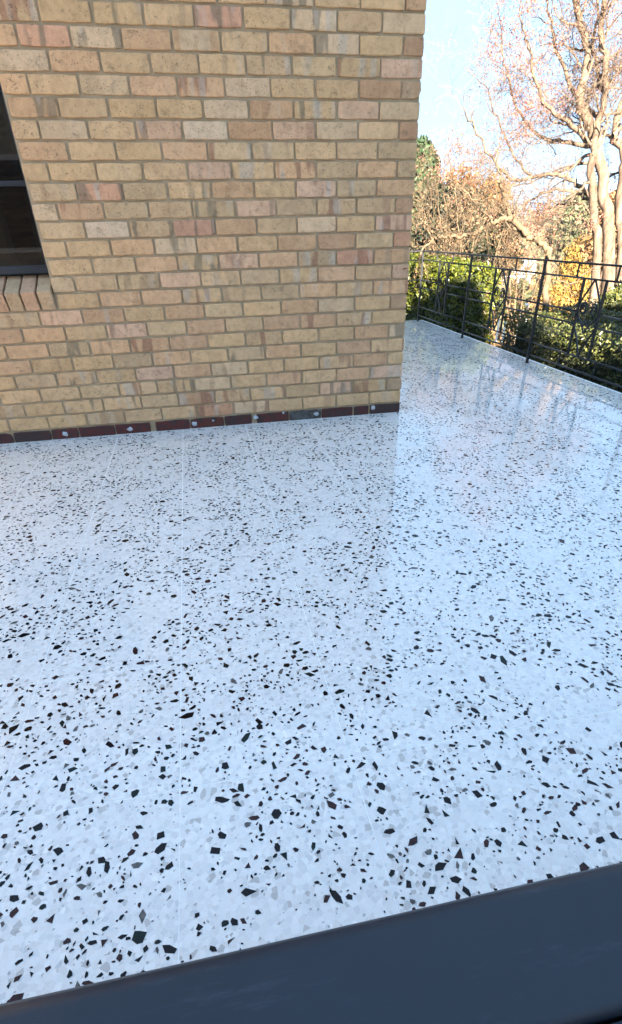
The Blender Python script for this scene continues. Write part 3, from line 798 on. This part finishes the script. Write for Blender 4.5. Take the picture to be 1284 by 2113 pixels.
# right: large spreading tree
D = 13.0
T = Tree(5, gn=.30, up=.03, ratio=.66, step=.10, maxl=4)
g1 = down(W(1258, 640, D), gz(*W(1258, 640, D).xy)); 
T.limb([g1] + wp([(1258, 560), (1250, 430), (1240, 340), (1218, 270), (1197, 200), (1213, 120), (1192, 20), (1170, -70)], D, -.3, rg), .13, .04, 1, .6, 1.1, .35)
g2 = down(W(1284, 640, D + .3), g1.z)
T.limb([g2] + wp([(1284, 540), (1276, 420), (1290, 330), (1268, 270), (1295, 190), (1330, 90), (1340, -20)], D + .3, .3, rg), .11, .04, 1, .55, 1.1, .35)
g3 = down(W(1232, 650, D - .2), g1.z)
T.limb([g3] + wp([(1232, 520), (1226, 420), (1222, 330), (1236, 250), (1252, 170), (1240, 60), (1262, -60)], D - .2, -.4, rg), .09, .035, 1, .55, 1.0, .35)
for seq, r_, dd in (([(1226, 410), (1185, 375), (1150, 360), (1100, 365), (1060, 372), (1035, 350), (1010, 320), (985, 275), (962, 240)], .055, -1.2),
                    ([(1222, 300), (1170, 250), (1130, 222), (1104, 160), (1092, 100), (1078, 50)], .06, -1.0),
                    ([(1222, 300), (1150, 292), (1105, 275), (1068, 225), (1046, 150), (1036, 100)], .05, 1.0),
                    ([(1240, 250), (1180, 180), (1150, 100), (1130, 20), (1120, -50)], .055, .4),
                    ([(1228, 420), (1190, 402), (1150, 388), (1105, 408), (1075, 428), (1050, 440)], .04, -.8),
                    ([(1100, 365), (1060, 320), (1030, 250), (1010, 200)], .03, .3),
                    ([(1230, 460), (1200, 420), (1160, 420), (1110, 440)], .03, .9),
                    ([(1250, 200), (1225, 110), (1235, 20), (1215, -60)], .05, .7),
                    ([(1265, 280), (1300, 240), (1340, 180), (1380, 100)], .06, .2),
                    ([(1070, 370), (1030, 395), (990, 380), (960, 350)], .022, -.4)):
    T.limb(wp(seq, D, dd, rg, .12), r_ * .8, .012, 1, .75, .85, .15)
T.build('autumn_tree', 'large spreading pale barked tree with sparse pink and orange leaves at the right', 'tree', B_cream, tuple(g1), L_pink, 17000, .018, .045)
# middle: crooked old tree with a long arching limb
D = 9.6
T = Tree(9, gn=.34, up=.01, ratio=.6, step=.09, maxl=4)
g1 = down(W(1132, 660, D), GZ)
T.limb([g1] + wp([(1128, 620), (1130, 520), (1100, 492), (1068, 468), (1052, 446), (1044, 422), (1040, 392), (1030, 372)], D, .2, rg, .04), .055, .018, 1, .55, .45, .4)
T.limb(wp([(1088, 482), (1052, 453), (1020, 460), (990, 476), (955, 487), (918, 487), (892, 492), (868, 525)], D, -.5, rg, .05), .042, .016, 1, 1.1, .5, .15)
T.limb(wp([(893, 492), (882, 465), (872, 440), (860, 415)], D - .5, 0, rg, .05), .016, .008, 1, 2.0, .4, .1)
T.limb(wp([(1020, 460), (1000, 440), (985, 415), (960, 400)], D - .2, 0, rg, .05), .016, .008, 1, 2.0, .4, .1)
T.limb(wp([(1131, 525), (1150, 560), (1170, 590), (1215, 560)], D, .2, rg, .05), .020, .008, 1, .4, .3, .3)
T.limb(wp([(1131, 560), (1110, 540), (1080, 560), (1060, 552)], D, .2, rg, .05), .018, .006, 1, .5, .3, .3)
T.build('crooked_tree', 'crooked bare old tree with a long arching limb above the railing', 'tree', B_tan, tuple(g1), L_tan, 500, .022, .05)
# left: twiggy multi stemmed shrub
D = 11.5
T = Tree(14, gn=.30, up=.10, ratio=.66, step=.10, maxl=4)
b0 = down(W(930, 560, D), GZ - .1)
for k, (u, v) in enumerate(((868, 400), (900, 380), (940, 385), (975, 400), (1010, 430), (885, 440), (955, 430), (1040, 470), (1000, 400), (920, 420))):
    top = W(u, v, D + rg.uniform(-.7, .7)); m1 = b0.lerp(top, .5) + Vector((rg.uniform(-.2, .2), rg.uniform(-.2, .2), .1))
    T.limb([b0 + Vector((rg.uniform(-.2, .2), rg.uniform(-.2, .2), 0)), m1, top], .026, .007, 1, .38, .48, .45)
T.build('twiggy_shrub', 'twiggy tan shrub with dry leaves in front of the dark evergreens', 'shrub', B_tan, tuple(b0), L_tan, 1500, .020, .05, group='bare twiggy shrubs')
D = 14
T = Tree(31, gn=.30, up=.08, ratio=.64, step=.12, maxl=4)
b0 = down(W(1090, 560, D), gz(*W(1090, 560, D).xy))
for k, (u, v) in enumerate(((1040, 470), (1070, 465), (1100, 480), (1140, 490), (1160, 505), (1020, 490))):
    top = W(u, v, D + rg.uniform(-.7, .7)); m1 = b0.lerp(top, .5)
    T.limb([b0, m1, top], .03, .008, 1, .7, .5, .3)
T.build('twiggy_shrub', 'wide bare brown thicket behind the middle railing post', 'shrub', B_tan, tuple(b0), L_rust, 900, .026, .07, group='bare twiggy shrubs')

def leafy(name, label, cat, u, vtop, vbot, dist, wpx, mat, n, size, seed, barkm=B_dark, flat=1.0, group=None, blobs=9):
    c = W(u, (vtop + vbot) / 2, dist); top = W(u, vtop, dist); base = down(c, gz(c.x, c.y)); r2g = random.Random(seed)
    Rw = wpx / F * dist * .5 * 1.15; H = top.z - base.z
    group = group or {'evergreen_tree': 'evergreen trees behind the railing', 'orange_tree': 'orange autumn trees', 'yellow_shrub': 'yellow autumn shrubs', 'green_shrub': 'green shrubs beyond the terrace'}.get(name)
    rt = thing(name, label, cat, tuple(base), group)
    bl = []
    zlo = W(u, vbot, dist).z
    for i in range(blobs):
        t = (i + .5) / blobs; z = zlo + (top.z - zlo) * (.10 + .80 * t); rr = Rw * (.62 if flat == 1 else .5) * (1 - .45 * t)
        a = r2g.uniform(0, 6.28); q = Rw * (1 - t * .75) * r2g.uniform(.25, .75)
        bl.append((Vector((c.x + q * math.cos(a), c.y + q * math.sin(a), z)), min(rr, (top.z - zlo) * .42)))
    crown('crown', mat, rt, bl, n, size, seed, .5, flat)
    tr = MB(); hh = H * .8
    tr.tube([(0, 0, -.2), (.05, 0, hh * .4), (0, .05, hh * .75), (0, 0, hh)], [Rw * .09 + .04, Rw * .07 + .03, Rw * .04 + .02, .02], 7)
    for i in range(5):
        b_ = bl[r2g.randrange(len(bl))][0] - base; tr.tube([(0, 0, hh * .35), tuple(b_ * .6 + Vector((0, 0, hh * .12))), tuple(b_)], [Rw * .035 + .02, .03, .012], 5)
    tr.build('trunk', barkm, rt, smooth=True)
    return rt
leafy('evergreen_tree', 'tall green evergreen rising at the corner of the brick wall', 'tree', 862, 292, 470, 19, 95, L_green, 11000, .085, 41, flat=1)
leafy('evergreen_tree', 'dark evergreen directly behind the twiggy shrub', 'tree', 925, 415, 545, 13.6, 210, L_dark, 17000, .055, 42, blobs=12)
leafy('evergreen_tree', 'low dark evergreen between the shrub and the arching limb', 'tree', 1010, 448, 545, 14.2, 120, L_dark, 9000, .06, 43)
leafy('orange_tree', 'autumn tree with orange foliage above the twiggy shrub', 'tree', 940, 362, 450, 21, 120, L_orange, 2600, .06, 44)
leafy('orange_tree', 'bright orange foliage tree beside the arching limb', 'tree', 1010, 372, 450, 22, 90, L_orange, 2200, .06, 45)
leafy('yellow_shrub', 'yellow autumn shrub seen between the railing post and the third scroll panel', 'shrub', 1165, 565, 650, 19, 130, L_yellow, 3000, .05, 46)
leafy('yellow_shrub', 'orange yellow shrub at the foot of the large tree', 'shrub', 1205, 500, 570, 24, 80, L_yellow, 3000, .06, 47)
leafy('rust_tree', 'rust red tree behind the trunks of the large tree', 'tree', 1262, 400, 520, 19, 80, L_rust, 4000, .07, 48)
leafy('olive_tree', 'olive green rounded tree on the slope left of the large trunks', 'tree', 1195, 415, 520, 42, 120, L_olive, 9000, .15, 49)
leafy('green_shrub', 'bright green shrub seen between the two hedges', 'shrub', 1062, 592, 650, 17, 50, L_box, 2400, .04, 50)
leafy('green_shrub', 'bright green shrub below the large tree at the right edge', 'shrub', 1262, 590, 680, 11, 70, L_box, 3600, .035, 51)

# far wooded hillside: one mass nobody could count
hv = []
hrg = np.random.default_rng(12)
blobs = []
for i in range(420):
    az = hrg.uniform(R_(14), R_(52)); d = 45 * (5.3 ** hrg.random())
    x, y = CAMP.x + d * math.sin(az), CAMP.y + d * math.cos(az); z = gz(x, y)
    blobs.append((x, y, z + d * .010 + 1.0, (1.6 + d * .018) * hrg.uniform(.7, 1.3)))
for nm, mat, k0 in (('far_wood', L_olive, 0), ('far_wood', L_rust, 1)):
    Ps = []
    for i, (x, y, z, r) in enumerate(blobs):
        if (i % 5 < 3) != (k0 == 0): continue
        k = 260; d = hrg.normal(size=(k, 3)); d /= np.linalg.norm(d, axis=1)[:, None]
        Ps.append(np.array([x, y, z]) + d * (r * hrg.uniform(.6, 1.1, k))[:, None] * np.array([1, 1, .85]))
    o = link(nm, leaves_mesh(nm, np.concatenate(Ps), .42, mat, .7)); tag(o, ('olive green' if k0 == 0 else 'rust brown') + ' trees massed on the far hillside', 'woodland', kind='stuff')
# fallen leaves on the slope
P = []
for i in range(16000):
    az = hrg.uniform(R_(22), R_(42)); d = hrg.uniform(11, 34); x, y = CAMP.x + d * math.sin(az), CAMP.y + d * math.cos(az); P.append((x, y, gz(x, y) + .02))
o = link('fallen_leaves', leaves_mesh('fallen_leaves', P, .055, L_rust, .6, np.array([[0, 0, 1.6]]))); tag(o, 'fallen orange leaves scattered over the slope', 'leaves', kind='stuff')

# two far houses
def far_house(label, u, v, dist, wd_, ht, roofm, rz):
    p = W(u, v, dist); rt = thing('far_house', label, 'house', (p.x, p.y, p.z - ht)); rt.rotation_euler = (0, 0, rz)
    MB().box(-wd_ / 2, wd_ / 2, -2, 2, -2.5, ht).build('wall', M_whitewall, rt)
    r_ = bpy.data.meshes.new('roof'); a = wd_ / 2 + .3
    r_.from_pydata([(-a, -2.3, ht), (a, -2.3, ht), (a, 2.3, ht), (-a, 2.3, ht), (-a, 0, ht + 1.0), (a, 0, ht + 1.0), (-a, -2.3, ht + .08), (a, -2.3, ht + .08), (a, 2.3, ht + .08), (-a, 2.3, ht + .08)],
                   [], [(0, 3, 2, 1), (6, 7, 5, 4), (8, 9, 4, 5), (0, 1, 7, 6), (2, 3, 9, 8), (0, 6, 4, 9, 3), (1, 2, 8, 5, 7)])
    r_.materials.append(roofm); link('roof', r_, None, rt)
    for x in (-wd_ * .25, wd_ * .25):
        f = MB().box(x - .3, x + .3, -2.04, -2, ht * .35, ht * .8).build('window', M_glassdark, rt)
M_pale = plain('pale_far_wall', (.20, .195, .19), .8, .1, 2, 0)
o = far_house('pale cottage among the trees left of the middle railing post', 1066, 562, 60, 2.6, 1.2, M_pale, R_(-30))
def garden_table(u, v, dist):
    p = W(u, v, dist); z = gz(p.x, p.y); rt = thing('garden_table', 'small white garden table low in the gap between the two hedges', 'table', (p.x, p.y, z)); H = p.z - z + .12
    MB().box(-.5, .5, -.3, .3, H - .05, H).build('tabletop', M_whitewall, rt, bevel=.01)
    for a in (-.44, .44):
        for b in (-.25, .25): MB().box(a - .03, a + .03, b - .03, b + .03, -.05, H - .05).build('leg', M_whitewall, rt)
garden_table(1062, 634, 25)
# the air: a thin even haze round the whole place
hz = Mat('haze'); pv_ = hz.n('ShaderNodeVolumePrincipled'); pv_.inputs['Color'].default_value = (.90, .92, .96, 1); pv_.inputs['Density'].default_value = HAZE; pv_.inputs['Anisotropy'].default_value = .2
hz.l(pv_.outputs[0], hz.t.nodes['Material Output'].inputs['Volume']); hz.t.nodes.remove(hz.b)
o = MB().box(-270, 270, -200, 290, -16, 15).build('haze', hz.m); o['kind'] = 'stuff'
